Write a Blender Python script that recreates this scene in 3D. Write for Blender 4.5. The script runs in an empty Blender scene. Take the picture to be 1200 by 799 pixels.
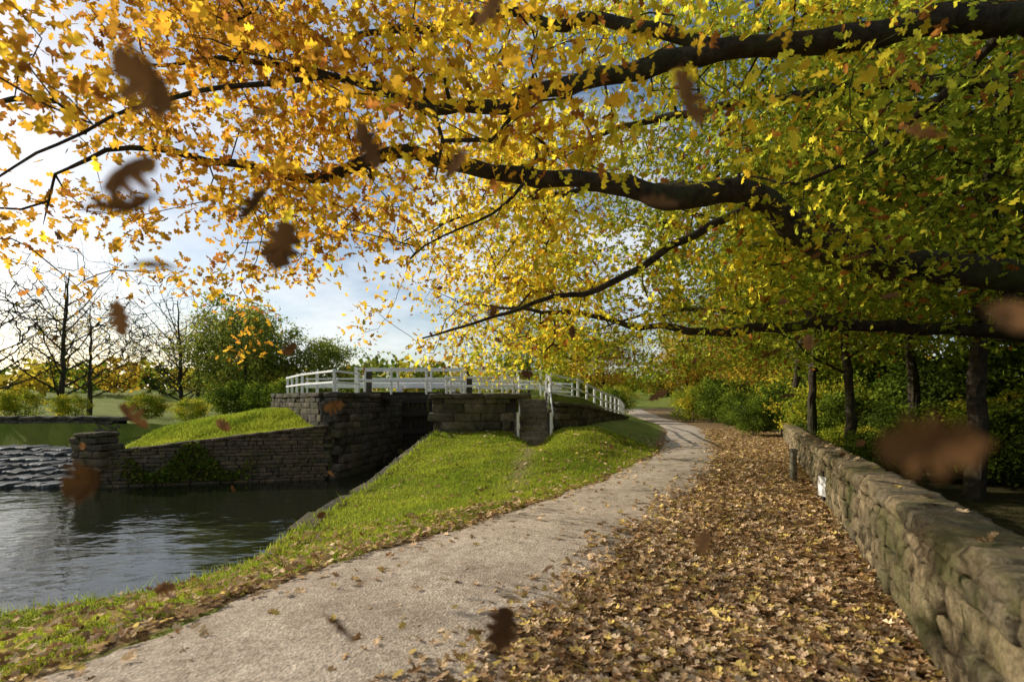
import bpy, math, random
import numpy as np
from mathutils import Vector
rng=np.random.default_rng(7); random.seed(7)
S=bpy.context.scene
SUN_EL=math.radians(25); SUN_AZ=math.radians(-66)   # azimuth from +Y, negative = towards -X

# ------------------------------------------------------------------ mesh helpers
class Acc:
    def __init__(s): s.v=[];s.f=[];s.c=[];s.n=0
    def add(s,v,f,mat=0,col=None):
        v=np.asarray(v,float); s.v.append(v)
        if not (isinstance(f,list) and isinstance(f[0],np.ndarray)): f=[np.asarray(f,int)]
        for a in f:
            s.f.append((np.asarray(a,int)+s.n,mat))
        s.c.append(np.tile([1,1,1],(len(v),1)) if col is None else col); s.n+=len(v)
    def build(s,name,mats,smooth=False,parent=None,color=False):
        me=bpy.data.meshes.new(name)
        V=np.concatenate(s.v); me.vertices.add(len(V)); me.vertices.foreach_set('co',V.astype(np.float32).ravel())
        li=np.concatenate([a.ravel() for a,_ in s.f]); cnt=np.concatenate([np.full(len(a),a.shape[1]) for a,_ in s.f])
        mi=np.concatenate([np.full(len(a),m) for a,m in s.f])
        st=np.concatenate([[0],np.cumsum(cnt)[:-1]])
        me.loops.add(len(li)); me.loops.foreach_set('vertex_index',li.astype(np.int32))
        me.polygons.add(len(cnt)); me.polygons.foreach_set('loop_start',st.astype(np.int32))
        me.polygons.foreach_set('material_index',mi.astype(np.int32))
        me.polygons.foreach_set('use_smooth',np.full(len(cnt),smooth))
        me.update(calc_edges=True); me.validate()
        if color:
            C=np.concatenate(s.c); C=np.hstack([C,np.ones((len(C),1))]).astype(np.float32)
            at=me.color_attributes.new(name='Col',type='FLOAT_COLOR',domain='POINT'); at.data.foreach_set('color',C.ravel())
        for m in mats: me.materials.append(m)
        ob=bpy.data.objects.new(name,me); S.collection.objects.link(ob)
        if parent: ob.parent=parent
        return ob
def empty(name,loc=(0,0,0)):
    e=bpy.data.objects.new(name,None); e.location=loc; e.empty_display_size=.3; S.collection.objects.link(e); return e
def sm(a,b,x):
    t=np.clip((x-a)/(b-a),0,1); return t*t*(3-2*t)
def nz(x,y,z=0,k=1.0,seed=0):
    "cheap smooth numpy noise in about [-1,1]"
    r=np.random.default_rng(seed); o=0
    for i in range(6):
        d=r.normal(size=3); d/=np.linalg.norm(d); f=k*(0.6+i*0.35)
        o=o+np.sin(f*(d[0]*x+d[1]*y+d[2]*z)*2.2+r.uniform(0,6.28))*np.cos(f*(d[1]*x-d[0]*y+d[2]*z)*1.7+r.uniform(0,6.28))
    return o/3.0

# ------------------------------------------------------------------ materials
def mat(name):
    m=bpy.data.materials.new(name); m.use_nodes=True; nt=m.node_tree; nt.nodes.clear()
    out=nt.nodes.new('ShaderNodeOutputMaterial'); return m,nt,out
def N(nt,t,**k):
    n=nt.nodes.new(t)
    for a,b in k.items():
        if a in n.inputs.keys(): n.inputs[a].default_value=b
        else: setattr(n,a,b)
    return n
def ramp(nt,src,stops,interp='LINEAR'):
    r=nt.nodes.new('ShaderNodeValToRGB'); r.color_ramp.interpolation=interp
    e=r.color_ramp.elements
    while len(e)<len(stops): e.new(0.5)
    for i,(p,c) in enumerate(stops):
        e[i].position=p; e[i].color=(*c,1) if len(c)==3 else c
    nt.links.new(src,r.inputs[0]); return r.outputs[0]
def mixc(nt,f,a,b,mode='MIX'):
    n=nt.nodes.new('ShaderNodeMix'); n.data_type='RGBA'; n.blend_type=mode
    for s,i in ((f,0),(a,6),(b,7)):
        if hasattr(s,'links'): nt.links.new(s,n.inputs[i])
        else: n.inputs[i].default_value=s if i==0 else (*s,1)
    return n.outputs[2]
def math_(nt,op,a,b=0.0,clamp=False):
    n=nt.nodes.new('ShaderNodeMath'); n.operation=op; n.use_clamp=clamp
    for s,i in ((a,0),(b,1)):
        if hasattr(s,'links'): nt.links.new(s,n.inputs[i])
        else: n.inputs[i].default_value=s
    return n.outputs[0]
def noise(nt,scale,detail=5,rough=.6,vec=None):
    n=N(nt,'ShaderNodeTexNoise'); n.inputs['Scale'].default_value=scale; n.inputs['Detail'].default_value=detail; n.inputs['Roughness'].default_value=rough
    if vec is None: vec=nt.nodes.new('ShaderNodeNewGeometry').outputs['Position']
    nt.links.new(vec,n.inputs['Vector']); return n.outputs['Fac']
def bump(nt,h,strength,dist):
    b=nt.nodes.new('ShaderNodeBump'); b.inputs['Strength'].default_value=strength; b.inputs['Distance'].default_value=dist
    nt.links.new(h,b.inputs['Height']); return b.outputs[0]
def principled(nt,out,col,rough=.85,nrm=None,spec=.3):
    p=nt.nodes.new('ShaderNodeBsdfPrincipled'); p.inputs['Roughness'].default_value=rough
    p.inputs['Specular IOR Level'].default_value=spec
    if hasattr(col,'links'): nt.links.new(col,p.inputs['Base Color'])
    else: p.inputs['Base Color'].default_value=(*col,1)
    if nrm is not None: nt.links.new(nrm,p.inputs['Normal'])
    nt.links.new(p.outputs[0],out.inputs[0]); return p

def leaf_mat(name,trans=.5,bright=1.0,tint=1.5):
    m,nt,out=mat(name)
    a=N(nt,'ShaderNodeVertexColor'); a.layer_name='Col'
    g=nt.nodes.new('ShaderNodeNewGeometry')
    v=ramp(nt,g.outputs['Random Per Island'],[(0,(.55*bright,)*3),(1,(1.3*bright,)*3)])
    c=mixc(nt,1.0,a.outputs[0],v,'MULTIPLY')
    d=N(nt,'ShaderNodeBsdfDiffuse')
    nt.links.new(c,d.inputs[0])
    t=nt.nodes.new('ShaderNodeBsdfTranslucent')
    ct=mixc(nt,1.0,c,(tint,tint,tint*.8),'MULTIPLY')
    nt.links.new(ct,t.inputs[0])
    mx=nt.nodes.new('ShaderNodeMixShader'); mx.inputs[0].default_value=trans
    nt.links.new(d.outputs[0],mx.inputs[1]); nt.links.new(t.outputs[0],mx.inputs[2]); nt.links.new(mx.outputs[0],out.inputs[0])
    return m
M_leaf=leaf_mat('oak_leaf',.65,1.0,1.55)
M_bgleaf=leaf_mat('woodland_leaf',.5,1.0,1.5)
M_litter=leaf_mat('fallen_leaf',.2,1.0,1.0)
M_fall=leaf_mat('falling_leaf',.25,.9,1.1)
M_grass=leaf_mat('grass_blade',.5,1.0,1.4)

def bark():
    m,nt,out=mat('bark'); n=noise(nt,9,8,.7); n2=noise(nt,1.6,4)
    c=ramp(nt,n,[(.3,(.018,.014,.010)),(.6,(.07,.055,.038)),(.8,(.15,.12,.08))])
    c=mixc(nt,ramp(nt,n2,[(.5,(0,0,0)),(.7,(.6,.6,.6))]),c,(.07,.085,.025))
    principled(nt,out,c,.95,bump(nt,n,1,.06),.1); return m
M_bark=bark()
def stone(name,cols,scale=7,moss=.3,bs=.6,bd=.02,dark=None):
    m,nt,out=mat(name); g=nt.nodes.new('ShaderNodeNewGeometry')
    base=ramp(nt,g.outputs['Random Per Island'],[(i/(len(cols)-1),c) for i,c in enumerate(cols)])
    n=noise(nt,scale,8,.7); n2=noise(nt,1.3,5,.6); n3=noise(nt,32,6,.75)
    c=mixc(nt,.9,base,ramp(nt,n,[(.3,(.25,.23,.2)),(.5,(.8,.8,.78)),(.68,(1.3,1.27,1.2))]),'MULTIPLY')
    c=mixc(nt,.85,c,ramp(nt,n3,[(.36,(.4,.38,.35)),(.64,(1.3,1.3,1.3))]),'MULTIPLY')
    c=mixc(nt,ramp(nt,math_(nt,'ADD',math_(nt,'MULTIPLY',n2,.6),math_(nt,'MULTIPLY',n,.4)),[(.48,(0,0,0)),(.58,(moss,moss,moss))]),c,(.075,.085,.02))
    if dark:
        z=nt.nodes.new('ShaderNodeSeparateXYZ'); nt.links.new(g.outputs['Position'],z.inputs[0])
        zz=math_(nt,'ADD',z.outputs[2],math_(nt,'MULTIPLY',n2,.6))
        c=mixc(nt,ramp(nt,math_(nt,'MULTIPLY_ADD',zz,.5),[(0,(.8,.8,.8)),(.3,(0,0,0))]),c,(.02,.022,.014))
    h=math_(nt,'ADD',n,math_(nt,'MULTIPLY',n3,.5))
    principled(nt,out,c,.95,bump(nt,h,bs,bd),.1); return m
M_wall=stone('gritstone',[(.38,.29,.17),(.28,.22,.14),(.45,.35,.21),(.20,.165,.11),(.40,.31,.18)],6,.65,1,.05)
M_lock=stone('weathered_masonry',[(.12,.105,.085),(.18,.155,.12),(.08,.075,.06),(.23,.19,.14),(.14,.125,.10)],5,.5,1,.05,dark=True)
M_brick=stone('old_rubble',[(.24,.18,.12),(.18,.14,.10),(.30,.22,.14),(.13,.11,.085),(.26,.2,.14)],8,.5,1,.04)
M_step=stone('step_stone',[(.3,.27,.21),(.24,.22,.17),(.36,.32,.25)],8,.3)
m,nt,out=mat('wall_core'); principled(nt,out,(.03,.027,.02),1); M_core=m
def white_paint():
    m,nt,out=mat('white_paint'); n=noise(nt,6,6,.7)
    c=ramp(nt,n,[(.3,(.5,.49,.44)),(.45,(.78,.78,.75)),(.8,(.82,.82,.8))]); principled(nt,out,c,.5); return m
M_white=white_paint()
def timber():
    m,nt,out=mat('dark_timber'); n=noise(nt,10,6,.7)
    principled(nt,out,ramp(nt,n,[(.3,(.02,.018,.014)),(.7,(.075,.06,.045))]),.8,bump(nt,n,.5,.02)); return m
M_timber=timber()

# ------------------------------------------------------------------ plan of the place (metres)
yL=[-5,0,2.9,3.5,4.36,5.5,7.4,10.1,16,27,36,60]; xLv=[-4.2,-3.2,-2.75,-2.55,-2.15,-1.37,0,1.75,4.67,8.2,10.2,12.5]
yR=[-5,0,2.9,3.6,4.6,6.9,10.7,16,27,36,60];      xRv=[-1.7,-1.1,-0.2,0.05,.65,1.9,4.1,6.5,10.4,12.2,15]
PL=lambda y:np.interp(y,yL,xLv); PR=lambda y:np.interp(y,yR,xRv); W=lambda y:1.03+.48*y
BASIN=np.array([(-60,-2),(-20,1.5),(-9,3.9),(-6.5,4.55),(-5,5),(-3.9,5.8),(-3.45,6.8),(-3.4,9),(-3.15,11.2),(-2.6,17),(-2.6,24),(-5.2,24),(-5.6,20),(-6.1,17.2),(-11.8,15.7),(-12.8,15.6),(-13,22),(-60,24)])
def sdist(P,x,y):
    "signed distance, negative inside polygon"
    x=np.asarray(x,float);y=np.asarray(y,float); d=np.full(x.shape,1e9); ins=np.zeros(x.shape,bool)
    n=len(P)
    for i in range(n):
        a=P[i];b=P[(i+1)%n]; ex,ey=b-a; t=np.clip(((x-a[0])*ex+(y-a[1])*ey)/(ex*ex+ey*ey),0,1)
        d=np.minimum(d,np.hypot(x-a[0]-t*ex,y-a[1]-t*ey))
        if ey!=0:
            c=((a[1]<=y)!=(b[1]<=y))&(x<a[0]+(y-a[1])/ey*ex); ins=ins^c
    return np.where(ins,-d,d)
PLATR=np.array([(-2.6,17.4),(.2,17.4),(.2,19.0),(1.3,19.0),(1.3,17.8),(2.4,18.6),(5.7,26.5),(6.5,40),(-2.6,40)])
PLATL=np.array([(-6.1,17.4),(-5.6,20),(-5.2,24.1),(-2.7,24.1),(-2.7,40),(-12.5,40),(-11.8,30),(-9.9,22)])
def H(x,y):
    x=np.asarray(x,float);y=np.asarray(y,float)
    dc=sdist(BASIN,x,y); dp=np.maximum(PL(y)-x,0)
    # towpath side
    he=np.interp(y,[0,7,11,17,25],[-.5,-.5,-.3,.5,.6])
    t=sm(0,1,dc/(np.maximum(dc,0)+dp+1e-3)); t=np.where(x>=PL(y),1,t)
    h=he*(1-t)
    h=h+.8*sm(9,17,y)*sm(0,2.8,dp)*(1-sm(30,50,y))*t
    h=h-.5*np.exp(-((x-.75)/.55)**2)*sm(13.5,16.5,y)*(y<19)
    h=h+.03*nz(x,y,0,1.2,3)*sm(.1,.6,dp)
    # right of the boundary wall
    h=np.where(x>W(y)+.2,-.25+.5*sm(3,15,x-W(y)),h)
    # left bank
    left=(x<-5.15)&(y>10)
    wl=15.7+(x+11.8)*.263
    hl=np.interp(x,[-13,-11.8,-6.1],[-.15,0,.7])+1.0*sm(0,4,y-wl)*np.interp(x,[-13,-10,-6],[.75,1,.6])
    hl=hl+.05*nz(x,y,0,1,5)
    hl=hl*(1-.6*sm(26,40,y))
    h=np.where(left,hl,h)
    pr=sdist(PLATR,x,y); h=np.where(pr<0,1.75-.85*sm(2.2,5.6,x)-1.2*sm(30,40,y),h)
    pl=sdist(PLATL,x,y); h=np.where(pl<0,1.8-1.2*sm(30,40,y),h)
    r=np.hypot(x,y); far=sm(38,110,r)
    h=h*(1-far)+far*(2.6+1.6*nz(x,y,0,.012,11)+8*sm(110,500,r))
    h=np.where((dc<0),-2.3,h)
    return h
def steps_axis(segs):
    o=[]
    for a,b,n in segs: o+=list(np.linspace(a,b,n,endpoint=False))
    return np.array(o+[segs[-1][1]])
gx=steps_axis([(-900,-200,12),(-200,-60,22),(-60,-16,44),(-16,14,215),(14,60,46),(60,200,22),(200,900,12)])
gy=steps_axis([(-300,-20,10),(-20,0,20),(0,30,230),(30,70,60),(70,250,50),(250,1200,18)])
X,Y=np.meshgrid(gx,gy,indexing='ij'); Z=H(X,Y)
def gridfaces(nx,ny):
    i,j=np.meshgrid(np.arange(nx-1),np.arange(ny-1),indexing='ij'); a=(i*ny+j).ravel()
    return np.stack([a,a+ny,a+ny+1,a+1],1)
litz=np.clip(.5+(X-PR(Y)+.3)/2,0,1)*(Y<60)            # leaf litter right of the path
edge=np.clip(.5+(.25-np.abs(X-PL(Y)+.1))/1.0,0,1)*(Y<30)
litz=np.maximum(litz,edge*.9)
track=np.exp(-((X-(.75-(17-Y)*.10))/.28)**2)*sm(8.5,11,Y)*(Y<17.5)
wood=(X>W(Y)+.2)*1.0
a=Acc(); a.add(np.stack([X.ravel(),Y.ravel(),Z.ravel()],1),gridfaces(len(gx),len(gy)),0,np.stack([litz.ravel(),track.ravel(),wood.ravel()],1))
m,nt,out=mat('ground_cover')
at=N(nt,'ShaderNodeVertexColor'); at.layer_name='Col'
sp=nt.nodes.new('ShaderNodeSeparateColor'); nt.links.new(at.outputs[0],sp.inputs[0])
n1=noise(nt,1.1,6,.65); n2=noise(nt,22,5,.7); n3=noise(nt,.25,3)
gr=ramp(nt,n1,[(.3,(.10,.14,.018)),(.5,(.16,.20,.025)),(.7,(.23,.25,.04))])
gr=mixc(nt,.7,gr,ramp(nt,n2,[(.3,(.5,.5,.5)),(.7,(1.3,1.3,1.2))]),'MULTIPLY')
gr=mixc(nt,ramp(nt,n3,[(.4,(0,0,0)),(.7,(.4,.4,.4))]),gr,(.23,.20,.05))
vo=N(nt,'ShaderNodeTexVoronoi'); vo.inputs['Scale'].default_value=17
nt.links.new(nt.nodes.new('ShaderNodeNewGeometry').outputs['Position'],vo.inputs['Vector'])
vs=nt.nodes.new('ShaderNodeSeparateColor'); nt.links.new(vo.outputs['Color'],vs.inputs[0])
li=ramp(nt,vs.outputs[0],[(0,(.12,.07,.03)),(.35,(.28,.17,.075)),(.7,(.40,.27,.13)),(1,(.50,.36,.18))])
li=mixc(nt,ramp(nt,vo.outputs['Distance'],[(.3,(0,0,0)),(.75,(.8,.8,.8))]),li,(.05,.03,.014))
thr=math_(nt,'ADD',sp.outputs[0],math_(nt,'MULTIPLY',math_(nt,'SUBTRACT',n1,.5),.5))
lf=ramp(nt,thr,[(.47,(0,0,0)),(.56,(1,1,1))])
c=mixc(nt,lf,gr,li)
c=mixc(nt,math_(nt,'MULTIPLY',sp.outputs[1],ramp(nt,n2,[(.35,(.3,.3,.3)),(.6,(1,1,1))])),c,(.24,.18,.10))
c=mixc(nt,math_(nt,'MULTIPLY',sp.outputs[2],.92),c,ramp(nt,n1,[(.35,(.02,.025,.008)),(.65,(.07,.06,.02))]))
principled(nt,out,c,.95,bump(nt,math_(nt,'ADD',n2,vo.outputs['Distance']),.6,.04),.1)
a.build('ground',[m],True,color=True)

# gravel path
ys=np.concatenate([np.linspace(-4,20,300),np.linspace(20.2,58,80)]); K=15
v=[]
for j,k in enumerate(np.linspace(0,1,K)):
    l=PL(ys)+.14*nz(ys*0,ys,0,1.6,21)+.05*nz(ys,ys,0,6,22); r=PR(ys)+.25*nz(ys*0,ys,0,1.2,23)+.07*nz(ys,ys,0,5,24)
    x=l+(r-l)*k; ht=H(x,ys); z=np.where(ys>30,np.maximum(ht,0),0)+.012+.03*math.sin(math.pi*k)+.006*nz(x,ys,0,2,9)
    if k in(0,1): z=z-.012
    v.append(np.stack([x,ys,z],1))
a=Acc(); a.add(np.concatenate(v),gridfaces(K,len(ys)))
m,nt,out=mat('gravel'); n1=noise(nt,1.2,6,.6); n2=noise(nt,38,6,.8); n3=noise(nt,8,5,.7)
vo=N(nt,'ShaderNodeTexVoronoi'); vo.inputs['Scale'].default_value=48
nt.links.new(nt.nodes.new('ShaderNodeNewGeometry').outputs['Position'],vo.inputs['Vector'])
vs=nt.nodes.new('ShaderNodeSeparateColor'); nt.links.new(vo.outputs['Color'],vs.inputs[0])
c=ramp(nt,n1,[(.3,(.38,.31,.23)),(.5,(.55,.46,.355)),(.7,(.66,.56,.44))])
c=mixc(nt,.8,c,ramp(nt,n2,[(.32,(.35,.34,.33)),(.55,(1,1,1)),(.7,(1.3,1.3,1.3))]),'MULTIPLY')
c=mixc(nt,.7,c,ramp(nt,n3,[(.35,(.66,.61,.56)),(.65,(1.15,1.15,1.15))]),'MULTIPLY')
c=mixc(nt,.5,c,ramp(nt,vs.outputs[0],[(0,(.6,.6,.6)),(1,(1.3,1.3,1.3))]),'MULTIPLY')
principled(nt,out,c,.95,bump(nt,math_(nt,'ADD',math_(nt,'ADD',n2,n3),math_(nt,'MULTIPLY',vo.outputs['Distance'],.8)),.6,.015),.15)
a.build('gravel_path',[m],True)

# ------------------------------------------------------------------ water
a=Acc(); a.add([(-62,-8,-1),(-2.3,-8,-1),(-2.3,24.2,-1),(-62,24.2,-1)],[[0,1,2,3]])
m,nt,out=mat('canal_water_surface')
mp=nt.nodes.new('ShaderNodeMapping'); mp.inputs['Scale'].default_value=(1,1.5,1); nt.links.new(nt.nodes.new('ShaderNodeNewGeometry').outputs['Position'],mp.inputs[0])
w1=noise(nt,1.2,2,.5,mp.outputs[0]); w2=noise(nt,5,3,.5,mp.outputs[0])
hh=math_(nt,'ADD',w1,math_(nt,'MULTIPLY',w2,.16))
principled(nt,out,(.014,.016,.008),.01,bump(nt,hh,.3,.09),.5)
a.build('canal_water',[m])

# ------------------------------------------------------------------ stone masonry
def block(acc,c,half,yaw,rr,amp,mat=0,tilt=0):
    half=np.array(half,float); rr=min(rr,half.min()*.95)
    if not hasattr(block,'t'):
        g=[-2,-1,0,1,2]; idx={};vs=[];fs=[]
        def vid(p):
            if p not in idx: idx[p]=len(vs); vs.append(p)
            return idx[p]
        for ax in range(3):
            for s in(-2,2):
                for i in range(4):
                    for j in range(4):
                        q=[]
                        for (aa,bb) in((g[i],g[j]),(g[i+1],g[j]),(g[i+1],g[j+1]),(g[i],g[j+1])):
                            p=[0,0,0]; p[ax]=s; p[(ax+1)%3]=aa; p[(ax+2)%3]=bb; q.append(vid(tuple(p)))
                        fs.append(q if s>0 else q[::-1])
        block.t=np.array(vs); block.f=np.array(fs)
    T=block.t
    inner=half-rr
    P=np.where(np.abs(T)==2,np.sign(T)*half,np.where(np.abs(T)==1,np.sign(T)*inner,0))
    q=np.clip(P,-inner,inner); d=P-q; L=np.linalg.norm(d,axis=1,keepdims=True); L[L==0]=1
    P=q+d/L*rr
    ph=rng.uniform(0,6.28,6); kk=2.2/half
    P=P+amp*np.stack([np.sin(P[:,1]*kk[1]+ph[0])*np.sin(P[:,2]*kk[2]+ph[1]),np.sin(P[:,0]*kk[0]*1.3+ph[2])*np.sin(P[:,2]*kk[2]+ph[3]),np.sin(P[:,0]*kk[0]*1.4+ph[4])*np.sin(P[:,1]*kk[1]+ph[5])],1)
    P=P+rng.normal(0,amp*.3,P.shape)
    if tilt:
        t=tilt; P=np.stack([P[:,0]*math.cos(t)-P[:,2]*math.sin(t),P[:,1],P[:,0]*math.sin(t)+P[:,2]*math.cos(t)],1)
    cy,sy=math.cos(yaw),math.sin(yaw)
    P=np.stack([P[:,0]*cy-P[:,1]*sy,P[:,0]*sy+P[:,1]*cy,P[:,2]],1)+np.array(c)
    acc.add(P,block.f,mat)
def wall(name,poly,zb,zt,ch,L,th,mats,amp=.012,rr=.03,cop=None,jit=.015):
    """poly: xy list; zb,zt: functions of arclength fraction->z ; cop=(height,length,extra thickness,rounding)"""
    A=Acc(); poly=np.array(poly,float); seg=np.hypot(*(poly[1:]-poly[:-1]).T); s=np.concatenate([[0],np.cumsum(seg)]); tot=s[-1]
    def pos(t):
        x=np.interp(t,s,poly[:,0]);y=np.interp(t,s,poly[:,1]); i=min(max(np.searchsorted(s,t)-1,0),len(seg)-1); e=poly[i+1]-poly[i]
        return x,y,math.atan2(e[1],e[0])
    zmin=min(zb(t/tot) for t in np.linspace(0,tot,30)); zmax=max(zt(t/tot) for t in np.linspace(0,tot,30))
    z=zmin
    while z<zmax:
        h=ch*random.uniform(.75,1.25); t=-random.uniform(0,L)
        while t<tot:
            l=L*random.uniform(.5,1.6); c=t+l/2
            if 0<=c<=tot:
                x,y,yw=pos(c); top=zt(c/tot); bot=zb(c/tot); hz=min(h,top-z)
                if hz>ch*.3 and z+h>bot:
                    block(A,(x+random.uniform(-jit,jit),y+random.uniform(-jit,jit),z+hz/2),(l/2-.006,th/2,hz/2-.005),yw,rr,amp)
            t+=l
        z+=h
    if cop:
        t=0
        while t<tot:
            l=cop[1]*random.uniform(.75,1.2); c=min(t+l/2,tot); x,y,yw=pos(c); top=zt(c/tot)
            sl=math.atan((zt(min(1,(c+.2)/tot))-zt(max(0,(c-.2)/tot)))/.4)
            block(A,(x,y,top+cop[0]/2-.005+random.uniform(-.01,.01)),(l/2-.004,th/2+cop[2],cop[0]/2),yw+random.uniform(-.03,.03),cop[3],amp*1.3,0,sl+random.uniform(-.02,.02)); t+=l
    # dark core
    n=40; ts=np.linspace(.02,tot-.02,n); V=[]
    for t in ts:
        x,y,yw=pos(t); nx,ny=-math.sin(yw)*(th/2-.045),math.cos(yw)*(th/2-.045); b=zb(t/tot);tp=zt(t/tot)-.04
        V+=[(x+nx,y+ny,b),(x+nx,y+ny,tp),(x-nx,y-ny,tp),(x-nx,y-ny,b)]
    F=[]
    for i in range(n-1):
        for k in range(4): F.append([i*4+k,i*4+(k+1)%4,(i+1)*4+(k+1)%4,(i+1)*4+k])
    A.add(V,np.array(F),1)
    return A.build(name,mats+[M_core],True)
yw_=np.linspace(-1.2,24,30)
wallpts=[(W(y)+.21,y) for y in yw_]
wall('stone_boundary_wall',wallpts,lambda f:-.1,lambda f:.79-.25*min(f*1.6,1),.165,.34,.36,[M_wall],.015,.022,cop=(.16,.44,.03,.055),jit=.02)
# canal-side rubble wall
wall('canal_rubble_wall',[(-12.6,15.55),(-11.8,15.72),(-6.15,17.25)],lambda f:-1.6,lambda f:-.05+.78*f,.13,.32,.4,[M_brick],.012,.02,cop=(.09,.5,.03,.03))
wall('stone_pillar',[(-13.1,15.74),(-12.3,15.6)],lambda f:-1.6,lambda f:.5,.2,.42,.75,[M_brick],.02,.04,cop=(.13,.42,.02,.04))
# lock walls
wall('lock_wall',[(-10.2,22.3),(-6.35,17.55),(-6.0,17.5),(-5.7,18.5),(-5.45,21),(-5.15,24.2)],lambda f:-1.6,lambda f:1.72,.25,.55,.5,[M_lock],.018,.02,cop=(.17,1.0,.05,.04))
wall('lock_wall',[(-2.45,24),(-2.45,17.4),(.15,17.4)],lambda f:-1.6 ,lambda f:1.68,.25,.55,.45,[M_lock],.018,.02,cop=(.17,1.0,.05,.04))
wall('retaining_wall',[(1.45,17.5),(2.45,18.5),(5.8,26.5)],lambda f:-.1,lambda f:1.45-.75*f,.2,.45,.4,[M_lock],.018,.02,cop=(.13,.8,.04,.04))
# canal edge coping near side
ex=lambda f:np.interp(f,[0,.14,.33,1],[-3.3,-3.3,-3.05,-2.5])
ey=lambda f:np.interp(f,[0,.14,.33,1],[8.2,9.5,11.2,17.2])
wall('canal_edge_coping',[(-3.4,8.2),(-3.4,9.5),(-3.15,11.2),(-2.6,17.2)],lambda f:-1.5,lambda f:float(H(ex(f)+.35,ey(f)))-.15,.22,.5,.4,[M_lock],.015,.02,cop=(.14,.8,.02,.03))
# weir retaining walls
wall('weir_wall',[(-34,23.6),(-20,22.8),(-17,22.4)],lambda f:-1.6,lambda f:.75,.24,.6,.5,[M_lock],.03,.03,cop=(.15,.9,.05,.04))
wall('weir_wall',[(-13.2,16.2),(-13.3,22),(-17,22.5)],lambda f:-1.6,lambda f:.05,.24,.5,.5,[M_lock],.03,.03)
# weir cascade
A=Acc(); n=7
for i in range(n):
    y0=15.3+i*.8; z0=-.98+i*.11
    for k in range(36):
        x0=-31+k*.5; block(A,(x0+.25+random.uniform(-.05,.05),y0+.5+random.uniform(-.12,.12),z0-.3+random.uniform(-.04,.04)),(.27,.62,.36),random.uniform(-.05,.05),.06,.04)
m,nt,out=mat('cascade_water'); mp=nt.nodes.new('ShaderNodeMapping'); mp.inputs['Scale'].default_value=(5,1.2,1.5); nt.links.new(nt.nodes.new('ShaderNodeNewGeometry').outputs['Position'],mp.inputs[0])
nn=noise(nt,1.2,6,.7,mp.outputs[0]); principled(nt,out,ramp(nt,nn,[(.45,(.02,.022,.018)),(.6,(.07,.08,.085)),(.72,(.4,.45,.5))]),.6,bump(nt,nn,1,.1),.2)
A.build('weir_cascade',[m],True)

# steps
A=Acc()
for i in range(8):
    block(A,(.75,17.0+i*.27,.3+i*.18-.16),(.5,.17,.25),0,.02,.006)
st=A.build('stone_steps',[M_step],True)
A=Acc()
for sx in(.18,1.33):
    for i in range(4): block(A,(sx,17.35+i*.5,.45+i*.3),(.1,.26,.55),0,.03,.01)
A.build('cheek_walls',[M_lock],True,parent=st)

# ------------------------------------------------------------------ timber railings, gates
def beam(acc,p0,p1,w,h,mat=0,bev=.008):
    p0=np.array(p0,float);p1=np.array(p1,float); t=p1-p0; L=np.linalg.norm(t); t/=L
    ref=np.array([0,0,1.]) if abs(t[2])<.9 else np.array([0,1.,0])
    u=np.cross(ref,t);u/=np.linalg.norm(u); vv=np.cross(t,u)
    b=min(bev,w*.2,h*.2); prof=[(-w/2+b,-h/2),(w/2-b,-h/2),(w/2,-h/2+b),(w/2,h/2-b),(w/2-b,h/2),(-w/2+b,h/2),(-w/2,h/2-b),(-w/2,-h/2+b)]
    V=[];
    for q in(p0,p1):
        for a_,b_ in prof: V.append(q+u*a_+vv*b_)
    F=[[i,(i+1)%8,8+(i+1)%8,8+i] for i in range(8)]
    acc.add(V,[np.array(F),np.array([[7,6,5,4,3,2,1,0]]),np.array([[8,9,10,11,12,13,14,15]])],mat)
def fence(name,pts,ht=.95,rails=(.95,.55,.2),gap=1.5,pw=.085,rw=.045,rh=.075,mat=M_white):
    A=Acc(); pts=[np.array(p,float) for p in pts]
    for i in range(len(pts)-1):
        a_,b_=pts[i],pts[i+1]; n=max(1,int(round(np.linalg.norm(b_-a_)/gap)))
        for k in range(n+(i==len(pts)-2)):
            p=a_+(b_-a_)*k/n; beam(A,p-(0,0,.1),p+(0,0,ht+.04),pw,pw)
        d=(b_-a_)/np.linalg.norm(b_-a_); off=np.array([d[1],-d[0],0])*(pw/2+rw/2-.01)
        for r in rails: beam(A,a_+off+(0,0,r-rh/2)-d*.04,b_+off+(0,0,r-rh/2)+d*.04,rw,rh)
    return A.build(name,[mat])
fence('white_railing',[(-10.6,24.2,1.85),(-8.6,21.0,1.85),(-6.35,18.3,1.85),(-6.1,20.3,1.85)],.85,(.85,.45))
fence('white_railing',[(-2.3,20.4,1.85),(-2.3,18.0,1.85),(.05,17.75,1.85),(.05,19.0,1.8)],.6,(.6,.3))
fence('white_railing',[(-11,27.5,1.85),(-6,27,1.85),(-1,26.5,1.85),(3,25.5,1.5)],.95,(.95,.55))
fence('white_railing',[(1.45,19.1,1.75),(2.5,19.4,1.55),(4.0,22.9,1.15),(5.6,26.8,.85),(7.2,33,.5)],.85,(.85,.5,.2),1.2)
fence('handrail',[(.2,16.95,.3),(.2,19.0,1.68)],.88,(.88,.45),1.05,.09)
fence('handrail',[(1.3,16.95,.3),(1.3,19.0,1.68)],.88,(.88,.45),1.05,.09)
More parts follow.
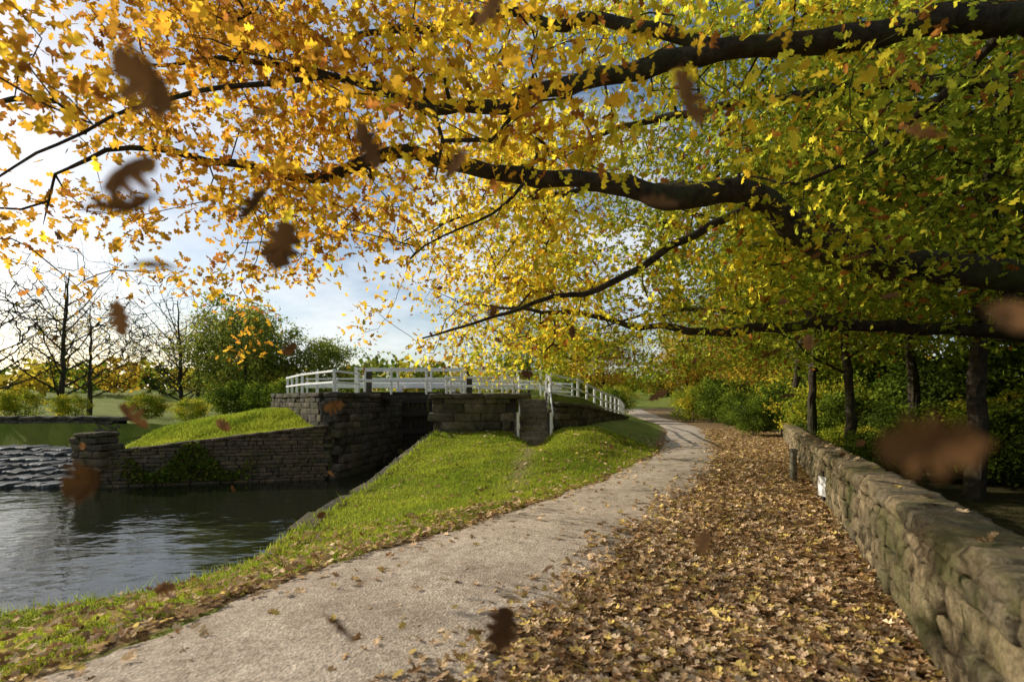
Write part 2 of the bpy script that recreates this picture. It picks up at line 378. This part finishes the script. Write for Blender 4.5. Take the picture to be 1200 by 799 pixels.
# footbridge
fb=empty('footbridge')
A=Acc()
for k in range(22): beam(A,(-6.0+k*.18,20.35,1.93),(-6.0+k*.18,21.55,1.93),.165,.05)
beam(A,(-6.2,20.5,1.78),(-2.0,20.5,1.78),.14,.24);beam(A,(-6.2,21.4,1.78),(-2.0,21.4,1.78),.14,.24)
A.build('deck',[M_timber],parent=fb)
f1=fence('railing',[(-6.2,20.35,1.95),(-2.0,20.35,1.95),(-.2,20.1,1.9)],.95,(.95,.5),1.3); f1.parent=fb
f2=fence('railing',[(-6.2,21.55,1.95),(-2.0,21.55,1.95),(1.2,21.2,1.9)],.95,(.95,.5),1.3); f2.parent=fb
# lock gate
lg=empty('lock_gate'); A=Acc()
for side,(x0,x1) in enumerate(((-5.15,-3.93),(-3.87,-2.65))):
    ya,yb=(23.3,23.75) if side==0 else (23.75,23.3)
    for k in range(6):
        t=(k+.5)/6; x=x0+(x1-x0)*t; y=ya+(yb-ya)*t; beam(A,(x,y,-1.6),(x,y,1.65),.19,.06)
    for z in(-.6,.2,1.0,1.6): beam(A,(x0,ya-.09,z),(x1,yb-.09,z),.12,.22)
A.build('gate_leaves',[M_timber],parent=lg)
A=Acc(); beam(A,(-4.0,23.6,2.3),(-10.0,24.9,2.35),.28,.28,0,.03); beam(A,(-3.8,23.6,2.3),(2.2,22.6,2.2),.28,.28,0,.03)
beam(A,(-5.1,23.3,1.6),(-5.1,23.3,2.3),.25,.25);beam(A,(-2.7,23.3,1.6),(-2.7,23.3,2.3),.25,.25)
A.build('balance_beams',[M_white],parent=lg)
A=Acc()
for x,y in((-6.2,22.2),(-1.6,19.2)): beam(A,(x,y,1.8),(x,y,2.9),.2,.22);beam(A,(x-.1,y,2.75),(x+.35,y,2.75),.06,.06)
A.build('paddle_gear',[M_timber],parent=lg)
# sign + posts near wall
sg=empty('small_notice'); A=Acc(); beam(A,(4.84,7.97,.12),(4.84,7.97,.42),.03,.22); A.build('board',[M_white],parent=sg)
A=Acc(); beam(A,(4.88,8.02,-.05),(4.88,8.02,.5),.05,.05); A.build('stake',[M_timber],parent=sg)
A=Acc(); beam(A,(5.5,10,-.1),(5.5,10.02,.62),.11,.11,0,.02); block(A,(5.5,10.02,.63),(.07,.07,.03),0,.02,.002); A.build('wooden_post',[M_step])

# ------------------------------------------------------------------ leaves
def leaf_tpl(detail):
    if detail==2: half=[(.06,.10),(.19,.19),(.22,.26),(.10,.32),(.27,.42),(.31,.50),(.13,.55),(.28,.66),(.29,.74),(.13,.77),(.17,.88),(.1,.96)]
    elif detail==1: half=[(.17,.22),(.09,.36),(.34,.52),(.13,.66),(.23,.86)]
    else: half=[(.3,.45)]
    out=[(0,0)]+half+[(0,1)]+[(-x,y) for x,y in half[::-1]]
    if detail==0:
        V=np.array([(x,y-.5,.3*abs(x)) for x,y in out]); return V,np.array([[0,1,2,3]])
    P=np.array(out); V=np.zeros((len(P)+1,3)); V[:-1,:2]=P; V[-1]=(0,.52,0)
    V[:,2]=.5*V[:,0]**2*2+.25*(V[:,1]-.5)**2; V[:,1]-=.5
    n=len(P); return V,np.array([[n,i,(i+1)%n] for i in range(n)])
TPL=[leaf_tpl(0),leaf_tpl(1),leaf_tpl(2)]
def leaves(acc,pos,ydir,nrm,size,col,detail=1,mat=0,curl=None,asp=1.0):
    V,F=TPL[detail]; n=len(pos)
    if n==0: return
    yd=ydir/np.linalg.norm(ydir,axis=1,keepdims=True); xd=np.cross(yd,nrm); xd/=np.linalg.norm(xd,axis=1,keepdims=True)+1e-9; zd=np.cross(xd,yd)
    cz=np.ones(n) if curl is None else curl
    P=pos[:,None]+size[:,None,None]*(V[None,:,0:1]*asp*xd[:,None]+V[None,:,1:2]*yd[:,None]+V[None,:,2:3]*cz[:,None,None]*zd[:,None])
    f=(F[None]+(np.arange(n)*len(V))[:,None,None]).reshape(-1,F.shape[1])
    acc.add(P.reshape(-1,3),f,mat,np.repeat(col,len(V),0))
def pick(pal,n,w=None):
    pal=np.array(pal); i=rng.choice(len(pal),n,p=w); return pal[i]*rng.uniform(.8,1.2,(n,1))

def tube(acc,P,R,sides=6,mat=0):
    P=np.array(P,float);R=np.array(R,float); T=np.gradient(P,axis=0); T/=np.linalg.norm(T,axis=1,keepdims=True)+1e-9
    mt=T.mean(0); ref=np.eye(3)[np.argmin(np.abs(mt))]
    U=np.cross(T,ref);U/=np.linalg.norm(U,axis=1,keepdims=True)+1e-9; W_=np.cross(T,U)
    an=np.arange(sides)*2*math.pi/sides
    RR=R[:,None]*np.ones((1,sides))
    if sides>=10: RR=RR*(1+.07*rng.normal(size=RR.shape))
    V=P[:,None]+RR[:,:,None]*(np.cos(an)[None,:,None]*U[:,None]+np.sin(an)[None,:,None]*W_[:,None])
    n=len(P); i,j=np.meshgrid(np.arange(n-1),np.arange(sides),indexing='ij'); i=i.ravel();j=j.ravel();jn=(j+1)%sides
    acc.add(V.reshape(-1,3),np.stack([i*sides+j,i*sides+jn,(i+1)*sides+jn,(i+1)*sides+j],1),mat)
def resample(pts,step,wob=0):
    pts=np.array([tuple(p) for p in pts],float); s=np.concatenate([[0],np.cumsum(np.linalg.norm(pts[1:]-pts[:-1],axis=1))]); n=max(3,int(s[-1]/step)+1)
    t=np.linspace(0,s[-1],n); P=np.stack([np.interp(t,s,pts[:,k]) for k in range(3)],1)
    for _ in range(2): P[1:-1]=(P[:-2]+2*P[1:-1]+P[2:])/4
    if wob:
        w=np.stack([nz(t,t*0,t*0,1.6,rng.integers(9999)) for _ in range(3)],1)*wob; w*=np.minimum(1,np.arange(n)/4)[:,None]; P=P+w
    return P
def grow(acc,skel,clus,step=.25,twig=.006,sides=5,mat=0,wob=.06,nodestep=.2,droop=0):
    nodes=[]
    for pts,r0,r1 in skel:
        P=resample(pts,nodestep,wob); n=len(P); tt=np.linspace(0,1,n); R=r0+(r1-r0)*tt
        R=R*(1+.10*nz(tt*len(P)*.3,tt,0,1.5,rng.integers(999)))
        tube(acc,P,R,12 if r0>.05 else 6,mat); nodes+=list(P)
    ns=len(nodes); par=[-1]*ns
    cap=ns+len(clus)*14; ND=np.zeros((cap,3)); ND[:ns]=nodes; cnt=np.zeros(cap); k=ns; chains=[]
    S0=np.array(nodes); d0=np.array([np.min(np.sum((S0-c)**2,1)) for c in clus]); order=np.argsort(d0)
    for ci in order:
        c=clus[ci]; d=np.sum((ND[:k]-c)**2,1); j=int(np.argmin(d)); L=math.sqrt(d[j]); n=int(min(12,max(2,L/step)))
        a0=ND[j]; mid=rng.normal(0,.12*L,3); mid[2]+=droop*L
        ch=[j]
        for q in range(1,n+1):
            t=q/n; p=a0+(c-a0)*t+mid*math.sin(math.pi*t)+rng.normal(0,.02*L,3)*(q<n)
            ND[k]=p; par.append(ch[-1]); ch.append(k); k+=1
        chains.append(ch)
    for ch in chains:
        q=ch[-1]
        while q>=ns: cnt[q]+=1; q=par[q]
    for ch in chains:
        r=[twig*max(1,cnt[q])**.5 for q in ch]; r[0]=r[1]; r[-1]*=.5
        tube(acc,ND[ch],r,sides,mat)

# ---- the overhanging oak
base=np.array([8.6,6.4,-.2])
skel=[([base,(8.5,6.4,1.5),(8.3,6.3,3.2),(8.4,6.2,5),(8.2,6.3,7.5),(7.6,6.6,10)],.48,.14),
 ([(8.4,6.3,2.6),(7.2,6.1,3.0),(6,6,3.03),(5.2,6.05,3.1),(4.4,6.2,3.25),(3.55,6.3,3.6),(3.1,6.2,4.05),(2.3,6.1,4.08),(1.5,6,4.02),(.9,6,4.2),(.2,6,4.25),(-.7,6,4.38),(-1.3,6,4.58),(-1.6,6,4.4),(-2.2,5.9,4.2),(-2.9,5.8,4.25),(-3.9,5.6,4.35),(-4.7,5.4,4.1)],.23,.018),
 ([(8.3,6.3,4.6),(6.5,5.4,5.3),(5,5,5.38),(4,5,5.32),(3.4,5,5.12),(2.1,5,5.05),(1.5,5,4.9),(1.1,5,4.72),(.6,5,4.72),(0,5,4.45),(-.8,5.1,4.5),(-1.8,5.2,4.9),(-3,5.2,5.1)],.2,.02),
 ([(8.5,6.5,1.9),(8.2,8,2.6),(7.4,8.3,2.72),(6.0,8.3,2.75),(4.67,8.2,2.85),(3.4,8.3,2.7),(2.2,8.5,2.8),(.8,8.8,3.1),(-.6,9.2,3.3)],.14,.02),
 ([(3.05,6.2,4.0),(2.4,6.4,3.75),(1.8,6.5,3.45),(1.2,6.6,3.0),(.5,6.65,3.0),(0,6.7,2.75),(-.7,6.8,2.55),(-1.2,6.9,2.45)],.06,.012),
 ([(2.1,5,5.02),(1.2,5.4,5.6),(0,5.8,6.0),(-1.6,6.2,6.1),(-3.4,6.5,6.0),(-5,6.4,5.7)],.07,.015),
 ([(4.6,6.2,3.2),(4.2,7.2,4.2),(3,8.4,5.1),(1.4,9.6,5.6),(-.6,10.8,5.6),(-2.6,11.4,5.1)],.10,.015),
 ([(8.3,6.3,5.6),(6.5,8,6.6),(4.4,9.6,7.2),(2,11,7.4),(0,12,7.0)],.15,.02),
 ([(5.0,5,5.38),(4.4,6,4.6),(3.9,6.5,4.4),(3.2,7.2,4.7)],.05,.012),
 ([(6.5,8.3,2.75),(5.4,9.6,3.2),(4,11,3.6),(2.6,12.2,3.5),(1.4,13,3.1)],.08,.012),
 ([(7.4,7,2.9),(6.9,8.5,4.0),(6.6,10.5,5.0),(6,13,5.6)],.12,.015),
 ([(5.9,5.0,5.35),(5.5,4.6,4.7),(5.0,4.4,4.3),(4.3,4.3,4.3)],.04,.01),
 ([(.2,6,4.25),(-.1,5.6,3.7),(-.7,5.3,3.3),(-1.0,5.2,3.0)],.025,.008),
 ([(-1.8,5.2,4.9),(-2.8,4.6,4.4),(-3.6,4.2,3.9),(-4.1,4.0,3.3)],.03,.008)]
n=90000
c=np.stack([rng.uniform(-7.5,13,n),rng.uniform(2.6,16,n),rng.uniform(2.2,11,n)],1)
x,y,z=c.T
r=np.hypot(x-3.6,(y-7.5)*1.05)/9.9
zl=3.4-.09*y+.35*nz(x,y,0,.5,31)+.3*sm(5,9,x)+.1*sm(-1,-4,x)
zt=2.5+8.5*np.sqrt(np.clip(1-r*r,0,1))
den=.55+1.15*nz(x,y,z,.75,33)
view=1.7+.82*y
p=np.clip(den,0.03,1)*np.where(z>view,.06,1)*np.where(y<4,.6,1)
# thinned sunward to let sunlight onto the ground, fuller close to the towpath
p*=1-.85*sm(-.3,-2.5,x)*sm(6.3,8,y)
p*=1+.9*sm(1,-1.5,x)*(y<6.3)*(z>3.3)
p*=1-.85*np.exp(-(((x+1.0)/1.1)**2+((y-6.5)/3.5)**2+((z-3.2)/.7)**2))
ok=(r<1)&(z>zl)&(z<zt)&(rng.random(n)<p*.35)
c=c[ok]; print('available',len(c)); c=c[:1850]
A=Acc(); grow(A,skel,c,.22,.005,5,0,.07,.2,.05)
oak=empty('oak_tree',tuple(base))
o=A.build('trunk_and_branches',[M_bark],True,parent=oak); o.location=-Vector(base)
LP=46; cc=np.repeat(c,LP,0); nn_=len(cc)
off=rng.normal(0,1,(nn_,3))*np.array([.25,.25,.15]); pos=cc+off
yd=off*1.5+rng.normal(0,.5,(nn_,3))+np.array([0,0,-.25]); nr=rng.normal(0,.9,(nn_,3))+np.array([0,0,.6])
g=np.clip((cc[:,0]+3.9+2.2*nz(cc[:,0],cc[:,1],cc[:,2],.6,41)+.25*(cc[:,1]-6))/9.5,0,1)+rng.normal(0,.14,nn_)
stops=np.array([(.44,.22,.03),(.60,.36,.035),(.68,.48,.04),(.56,.48,.045),(.36,.38,.04),(.20,.25,.03)])
g=np.clip(g,0,.999)*5; i=g.astype(int); fr=(g-i)[:,None]; col=stops[i]*(1-fr)+stops[np.minimum(i+1,5)]*fr
rb=rng.random(nn_)<.09; col[rb]=(.30,.12,.03)
A=Acc(); leaves(A,pos,yd,nr,rng.uniform(.08,.14,nn_),col,1,0,rng.uniform(-2,2.5,nn_),1.1)
o=A.build('leaves',[M_leaf],color=True,parent=oak); o.location=-Vector(base)

# ---- generic trees
def gen_tree(h,cr,ch0,ncl,lp,ls,pal,seed,tr=.18,sig=.35,lean=.3,nl=9,tw=None):
    global rng
    rng=np.random.default_rng(seed)
    top=np.array([rng.normal(0,lean),rng.normal(0,lean),h*.85])
    sk=[([(0,0,-.3),(top[0]*.1,top[1]*.2,h*.25),(top[0]*.6,top[1]*.5,h*.55),top],tr,tr*.15)]
    for i in range(nl):
        t=ch0/h*.9+(0.8-ch0/h*.9)*i/nl; b=np.array([top[0]*t,top[1]*t,h*.85*t]); an=i*2.4+rng.uniform(-.4,.4); L=cr*(1-.5*t)*rng.uniform(.7,1)
        d=np.array([math.cos(an),math.sin(an),.5+.5*t]); sk.append(([b,b+d*L*.4,b+d*np.array([1,1,1.25])*L*.95],tr*.35*(1-.5*t),.015))
    n=ncl*8; q=rng.normal(size=(n,3)); q/=np.linalg.norm(q,axis=1,keepdims=True); rad=rng.uniform(.15,1,(n,1))**.45
    rad=rad*(1+.30*nz(q[:,0],q[:,1],q[:,2],1.6,seed+9))[:,None]
    hz=(h-ch0)/2; P=q*rad*np.array([cr,cr,hz])+np.array([top[0]*.5,top[1]*.5,ch0+hz])
    P=P[P[:,2]>.1]
    k=nz(P[:,0],P[:,1],P[:,2],2.6/cr,seed+5)
    P=P[(k>-.05)|(rng.random(len(P))<.10)][:ncl]
    A=Acc(); grow(A,sk,P,.5,tw or (.010 if h>3 else .006),4,0,.08,.4)
    if lp:
        cc=np.repeat(P,lp,0); m_=len(cc); off=rng.normal(0,sig,(m_,3))*np.array([1,1,.6]); 
        cp=pick(pal,len(P)); col=np.repeat(cp,lp,0)*rng.uniform(.75,1.25,(m_,1))
        leaves(A,cc+off,rng.normal(0,1,(m_,3)),rng.normal(0,.7,(m_,3))+np.array([0,0,.8]),rng.uniform(.7,1.3,m_)*ls,col,0,1,None,1.3)
    ob=A.build('crown',[M_bark,M_bgleaf],False,color=True)
    me=ob.data; bpy.data.objects.remove(ob); return me
GREEN=[(.09,.135,.018),(.13,.18,.022),(.19,.24,.03),(.06,.09,.016)]
YG=[(.38,.37,.04),(.27,.31,.03),(.50,.41,.045),(.18,.23,.025)]
GOLD=[(.52,.34,.04),(.44,.34,.04),(.36,.18,.035),(.32,.3,.04)]
T_green=gen_tree(11,3.4,3.0,300,38,.16,GREEN+YG[:1],101)
T_tall=gen_tree(12,3.3,4.2,260,38,.15,YG+GREEN[1:3],111,.15,lean=1.3)
T_yg=gen_tree(10,3.4,2.4,300,38,.16,YG,102)
T_gold=gen_tree(9,3.6,1.8,280,38,.17,GOLD,103)
T_bare=gen_tree(10.5,5.2,1.2,1300,0,.1,GREEN,104,.2,nl=20,tw=.0075)
T_thin=gen_tree(9,3.6,1.6,600,5,.13,GOLD,105,nl=12,tw=.008)
T_bush=gen_tree(3.0,1.8,.2,170,52,.12,GREEN,106,.05,.22,nl=6)
T_bushy=gen_tree(2.6,1.7,.2,150,52,.12,YG,107,.05,.22,nl=6)
T_round=gen_tree(8,4.2,.9,380,42,.18,[(.14,.18,.035),(.2,.24,.045),(.28,.28,.06)],108)
rng=np.random.default_rng(99)
def put(name,me,x,y,s=1.0,rz=None,sz=None):
    e=empty(name,(x,y,float(H(x,y)))); e.scale=(s,s*random.uniform(.9,1.15),s*(sz or random.uniform(.85,1.12))); e.rotation_euler=(random.uniform(-.06,.06),random.uniform(-.06,.06),random.uniform(0,6.28) if rz is None else rz)
    o=bpy.data.objects.new('trunk_and_crown',me); S.collection.objects.link(o); o.parent=e; return e
for me,x,y,s in [(T_tall,9.6,16.5,1),(T_yg,12.8,22,1.1),(T_tall,8.2,12.3,.9),(T_tall,8.6,9.6,1.1),(T_tall,11.2,14,1.1),(T_tall,10.8,20,1.0),(T_green,15,11.5,1.2),(T_green,17.5,17,1.2),
    (T_yg,16,25,1.1),(T_gold,15.2,30,.95),(T_green,20,22,1.3),(T_yg,18,36,1.2),(T_yg,22,31,1.2),(T_green,15.5,6.5,1.2),(T_green,27,38,1.4),(T_gold,14.6,42,.9),(T_gold,8.2,46,1.0),(T_yg,5,52,1.0),(T_yg,19,50,1.3),(T_green,2,64,1.1)]:
    put('woodland_tree',me,x,y,s)
for x,y,s,b in [(11.5,17.2,.8,0),(11.4,14.4,.7,0),(12,19,.9,1),(13.5,23.5,1.1,0),(13.5,16,1.1,0),(12,12.5,.9,1),(12.3,9.6,1.1,0),(10.6,10.8,.6,0),(10.4,8.4,.7,0),(9.8,12.4,.55,0),(15.2,27,1.2,1),(16,20.5,1.4,0),(17.5,26,1.4,1),(14.3,34,1.1,0),(16,39,1.3,1),(13.6,38.5,1.0,1),(8,40,.9,1),(6.9,36,.7,0),(4.5,42,1.2,0),(9.6,14.6,.5,1),(7.6,10.9,.4,0),(18,13,1.7,0),(17,9,1.7,0),(14.5,10,1.5,0),(15,14,1.5,0),(10.6,22.5,.55,0),(12.2,27,.7,0)]:
    put('woodland_shrub',T_bushy if b else T_bush,x,y,s)
put('bare_tree',T_bare,-30,34,1.1); put('bare_tree',T_bare,-24.5,38,.9); put('bare_tree',T_bare,-37,36,1.15)
put('autumn_tree',T_thin,-33,40,1.1); put('autumn_tree',T_thin,-23,41,1.1); put('autumn_tree',T_thin,-27,44,1.1)
put('hawthorn_tree',T_round,-18.5,36,.95); put('hawthorn_tree',T_round,-14.2,38,.9); put('willow_tree',T_yg,-20.5,40,.9)
for x,y,s in [(-22,31,.6),(-17,31,.8),(-14.5,30,.7),(-26,30,.5),(-31,32,.7),(-12.3,29,.8),(-36,33,.8)]: put('bank_shrub',T_bushy if x<-20 else T_bush,x,y,s)
put('reed_shrub',T_bushy,-14.6,23.5,.4)

# distant tree belts (one mass)
A=Acc()
for k in range(300):
    an=rng.uniform(-1.15,1.0); R=rng.uniform(75,150); x=R*math.sin(an); y=R*math.cos(an); hh=rng.uniform(3,8)*(1.0 if an>-.3 else .75)
    z0=float(H(x,y)); m_=120; q=rng.normal(size=(m_,3)); q/=np.linalg.norm(q,axis=1,keepdims=True); q*=rng.uniform(.5,1.1,(m_,1))
    pos=q*np.array([hh*.6,hh*.6,hh*.5])+np.array([x,y,z0+hh*.5]); colr=np.tile(pick(GREEN+YG+GOLD[:2],1)*.9,(m_,1))*rng.uniform(.7,1.2,(m_,1))
    leaves(A,pos,rng.normal(0,1,(m_,3)),rng.normal(0,1,(m_,3)),rng.uniform(.5,1.3,m_),colr,0,0,None,1.4)
A.build('distant_trees',[M_bgleaf],color=True)
# ivy on canal wall
A=Acc(); m_=2600; t=rng.beta(2,3,m_); x=-11.7+3.6*t+rng.normal(0,.2,m_); yy_=15.72+(x+11.8)*.27-.24-rng.uniform(0,.12,m_); z=-.9+rng.beta(1.3,1.6,m_)*(.8+.5*np.sin(x*3))
leaves(A,np.stack([x,yy_,z],1),rng.normal(0,1,(m_,3)),rng.normal(0,.4,(m_,3))+np.array([0,-1,.3]),rng.uniform(.06,.12,m_),pick(GREEN+[(.16,.12,.03)],m_),0,0,None,1.4)
A.build('ivy',[M_bgleaf],color=True)

# ------------------------------------------------------------------ leaf litter
PALL=[(.50,.33,.16),(.62,.44,.24),(.38,.23,.11),(.70,.53,.33),(.27,.15,.065),(.64,.47,.14),(.56,.38,.23)]
A=Acc(); n=120000
y=2.2+rng.random(n)**1.7*26; l=PR(y); r=W(y)+.02; x=l-.6+(r-l+.6)*rng.random(n)
edge_p=sm(-.6,.7,x-l+.35*nz(x,y,0,1.1,51))
keep=(rng.random(n)<edge_p*np.clip((r-l)/5,0.2,1)); x=x[keep];y=y[keep]
cap=32000; x=x[:cap];y=y[:cap]
# sparse leaves on path & grass
k=4200; y2=2.2+rng.random(k)**1.6*18; x2=PL(y2)-1.6+rng.random(k)*(PR(y2)-PL(y2)+1.8); w=np.exp(-np.abs(x2-PL(y2)+.1)/.35)+.10+.3*sm(-1.2,0,x2-PR(y2)); kk_=rng.random(k)<w; x2=x2[kk_];y2=y2[kk_]
k=5000; y3=2.2+rng.random(k)*6; x3=PL(y3)-rng.random(k)**1.5*3.5; dc=sdist(BASIN,x3,y3); q=(dc>.05)&(rng.random(k)<.4); x3=x3[q];y3=y3[q]
k=500; y4=9+rng.random(k)*8; x4=-3+rng.random(k)*6; q=(sdist(BASIN,x4,y4)>.3)&(x4<PL(y4)); x4=x4[q];y4=y4[q]
x=np.concatenate([x,x2,x3,x4]);y=np.concatenate([y,y2,y3,y4]); m_=len(x)
z=H(x,y)+rng.uniform(.01,.045,m_)+.012
# a few on top of the wall
kw=60; yw2=rng.uniform(2,14,kw); xw2=W(yw2)+.21+rng.uniform(-.15,.15,kw); zw2=.79-.25*np.minimum((yw2+1.2)/25.2*1.6,1)+.17
x=np.concatenate([x,xw2]);y=np.concatenate([y,yw2]);z=np.concatenate([z,zw2]);m_=len(x)
ang=rng.uniform(0,6.28,m_); yd=np.stack([np.cos(ang),np.sin(ang),rng.normal(0,.3,m_)],1); nr=np.stack([rng.normal(0,.38,m_),rng.normal(0,.38,m_),np.ones(m_)],1)
leaves(A,np.stack([x,y,z],1),yd,nr,rng.uniform(.05,.095,m_)*(1+.03*y),pick(PALL,m_),1,0,rng.uniform(-1,3,m_),1.15)
A.build('leaf_litter',[M_litter],color=True)

# ------------------------------------------------------------------ grass
def blades(acc,x,y,hh,wd):
    n=len(x); z=H(x,y)-.01; an=rng.uniform(0,6.28,n); lx=rng.normal(0,.45,n)*hh; ly=rng.normal(0,.45,n)*hh
    b=np.stack([x,y,z],1); dx=np.stack([np.cos(an)*wd,np.sin(an)*wd,np.zeros(n)],1); tip=b+np.stack([lx,ly,hh],1)
    V=np.stack([b-dx,b+dx,tip],1).reshape(-1,3); 
    t=np.clip(.5+.5*nz(x,y,0,1.0,61)+rng.normal(0,.2,n),0,1)[:,None]
    col=np.array([.18,.25,.025])*(1-t)+np.array([.38,.40,.05])*t
    acc.add(V,np.arange(n*3).reshape(-1,3),0,np.repeat(col,3,0))
A=Acc(); n=480000
y=2.3+rng.random(n)**1.5*15; x=-9.5+rng.random(n)*15
ok=(sdist(BASIN,x,y)>-.06)&(x<PL(y)-.12+.22*nz(x,y,0,2.2,63))&(sdist(PLATR,x,y)>.2)&(x>-1.15*y-1)
tr=np.exp(-((x-(.75-(17-y)*.10))/.25)**2)*sm(8.5,11,y); ok&=rng.random(n)>tr*.85
x=x[ok];y=y[ok]; tall=1+2.0*np.exp(-np.maximum(sdist(BASIN,x,y),0)/.12)*(rng.random(len(x))<.4)+.8*(nz(x,y,0,3,77)>.6)
blades(A,x,y,rng.uniform(.02,.055,len(x))*tall*(1+.02*y),.0028+.0006*y)
n=120000; x=-13+rng.random(n)*7.5; y=15.6+rng.random(n)*9
ok=(sdist(BASIN,x,y)>.15)&(sdist(PLATL,x,y)>.25); x=x[ok];y=y[ok]; blades(A,x,y,rng.uniform(.05,.13,len(x)),np.full(len(x),.013))
A.build('grass',[M_grass],color=True)

# ------------------------------------------------------------------ leaves drifting down in the wind
fl=[(-.42,.6,1.97),(-.325,.65,1.96),(-.405,.9,1.87),(-.41,.55,1.80),(-.46,.6,1.87),(-.435,.62,1.77),(-.653,.8,1.473),(-.84,1.1,1.78),(-.267,.8,1.253),(-.017,1,1.158),(.562,1.5,1.19),(.133,2,.95),(.233,.7,2.01),(.255,.9,1.945),
 (.27,.33,1.57),(.41,.42,1.665),(.7,1.4,1.73),(1.11,1.5,1.91),(1.07,1.6,2.05),(.64,.8,2.01),(-.13,1.2,2.15),(-.283,1,2.1),(-.04,.9,2.29),(-.9,1.2,1.56),(-1.37,2,.87),(-.63,1.8,1.585),(-1.25,2.2,1.49),(.57,2,1.62),(.07,2.2,1.71),(-.5,1.0,1.98),(-1.15,2.4,2.3),(1.5,2.6,1.9),(.35,3,2.0),(1.9,3.2,2.5)]
P=np.array(fl); k=26; yq=rng.uniform(2.5,7,k); P=np.concatenate([P,np.stack([rng.uniform(-.9,.9,k)*yq,yq,rng.uniform(.6,3.6,k)],1)])
m_=len(P); A=Acc()
nf=rng.normal(0,.9,(m_,3))+np.array([0,-.7,.2]); nf[14]=(.3,-1,.2); nf[9]=(.1,-1,.2); nf[6]=(-.2,-1,.1)
leaves(A,P,rng.normal(0,1,(m_,3)),nf,rng.uniform(.07,.10,m_)*np.where(P[:,1]<.5,.8,1),pick([(.15,.075,.03),(.24,.12,.05),(.10,.05,.022)],m_),2,0,rng.uniform(-2.5,3.5,m_),1.2)
A.build('falling_leaves',[M_fall],color=True)

# ------------------------------------------------------------------ sky, sun, camera
w=bpy.data.worlds.new('World'); S.world=w; w.use_nodes=True; nt=w.node_tree; nt.nodes.clear()
out=nt.nodes.new('ShaderNodeOutputWorld'); bg=nt.nodes.new('ShaderNodeBackground'); sky=nt.nodes.new('ShaderNodeTexSky')
sky.sky_type='NISHITA'; sky.sun_disc=False; sky.sun_elevation=SUN_EL; sky.sun_rotation=SUN_AZ%(2*math.pi); sky.air_density=1.0; sky.dust_density=1.2
tc=nt.nodes.new('ShaderNodeTexCoord'); mp=nt.nodes.new('ShaderNodeMapping'); mp.inputs['Scale'].default_value=(1,1,2.6); nt.links.new(tc.outputs['Generated'],mp.inputs[0])
cn=noise(nt,2.3,8,.62,mp.outputs[0]); cf=ramp(nt,cn,[(.46,(0,0,0)),(.68,(.85,.85,.85))])
cc_=mixc(nt,cf,sky.outputs[0],(9,9,9)); nt.links.new(cc_,bg.inputs[0]); bg.inputs[1].default_value=.125
nt.links.new(bg.outputs[0],out.inputs[0])
L=bpy.data.lights.new('sun','SUN'); L.energy=5; L.angle=math.radians(.53); L.color=(1,.93,.80)
so=bpy.data.objects.new('sun',L); S.collection.objects.link(so)
d=Vector((math.sin(SUN_AZ)*math.cos(SUN_EL),math.cos(SUN_AZ)*math.cos(SUN_EL),math.sin(SUN_EL)))
so.rotation_euler=d.to_track_quat('Z','Y').to_euler(); so.location=d*50
cam=bpy.data.cameras.new('camera'); co=bpy.data.objects.new('camera',cam); S.collection.objects.link(co); S.camera=co
cam.lens=18; cam.sensor_width=36; cam.shift_y=70/1200; cam.clip_start=.05; cam.clip_end=3000
co.location=(0,0,1.6); co.rotation_euler=(math.radians(90),0,0)
cam.dof.use_dof=True; cam.dof.focus_distance=8; cam.dof.aperture_fstop=1.4
S.view_settings.view_transform='Standard'; S.view_settings.look='None'; S.view_settings.exposure=0; S.view_settings.gamma=1
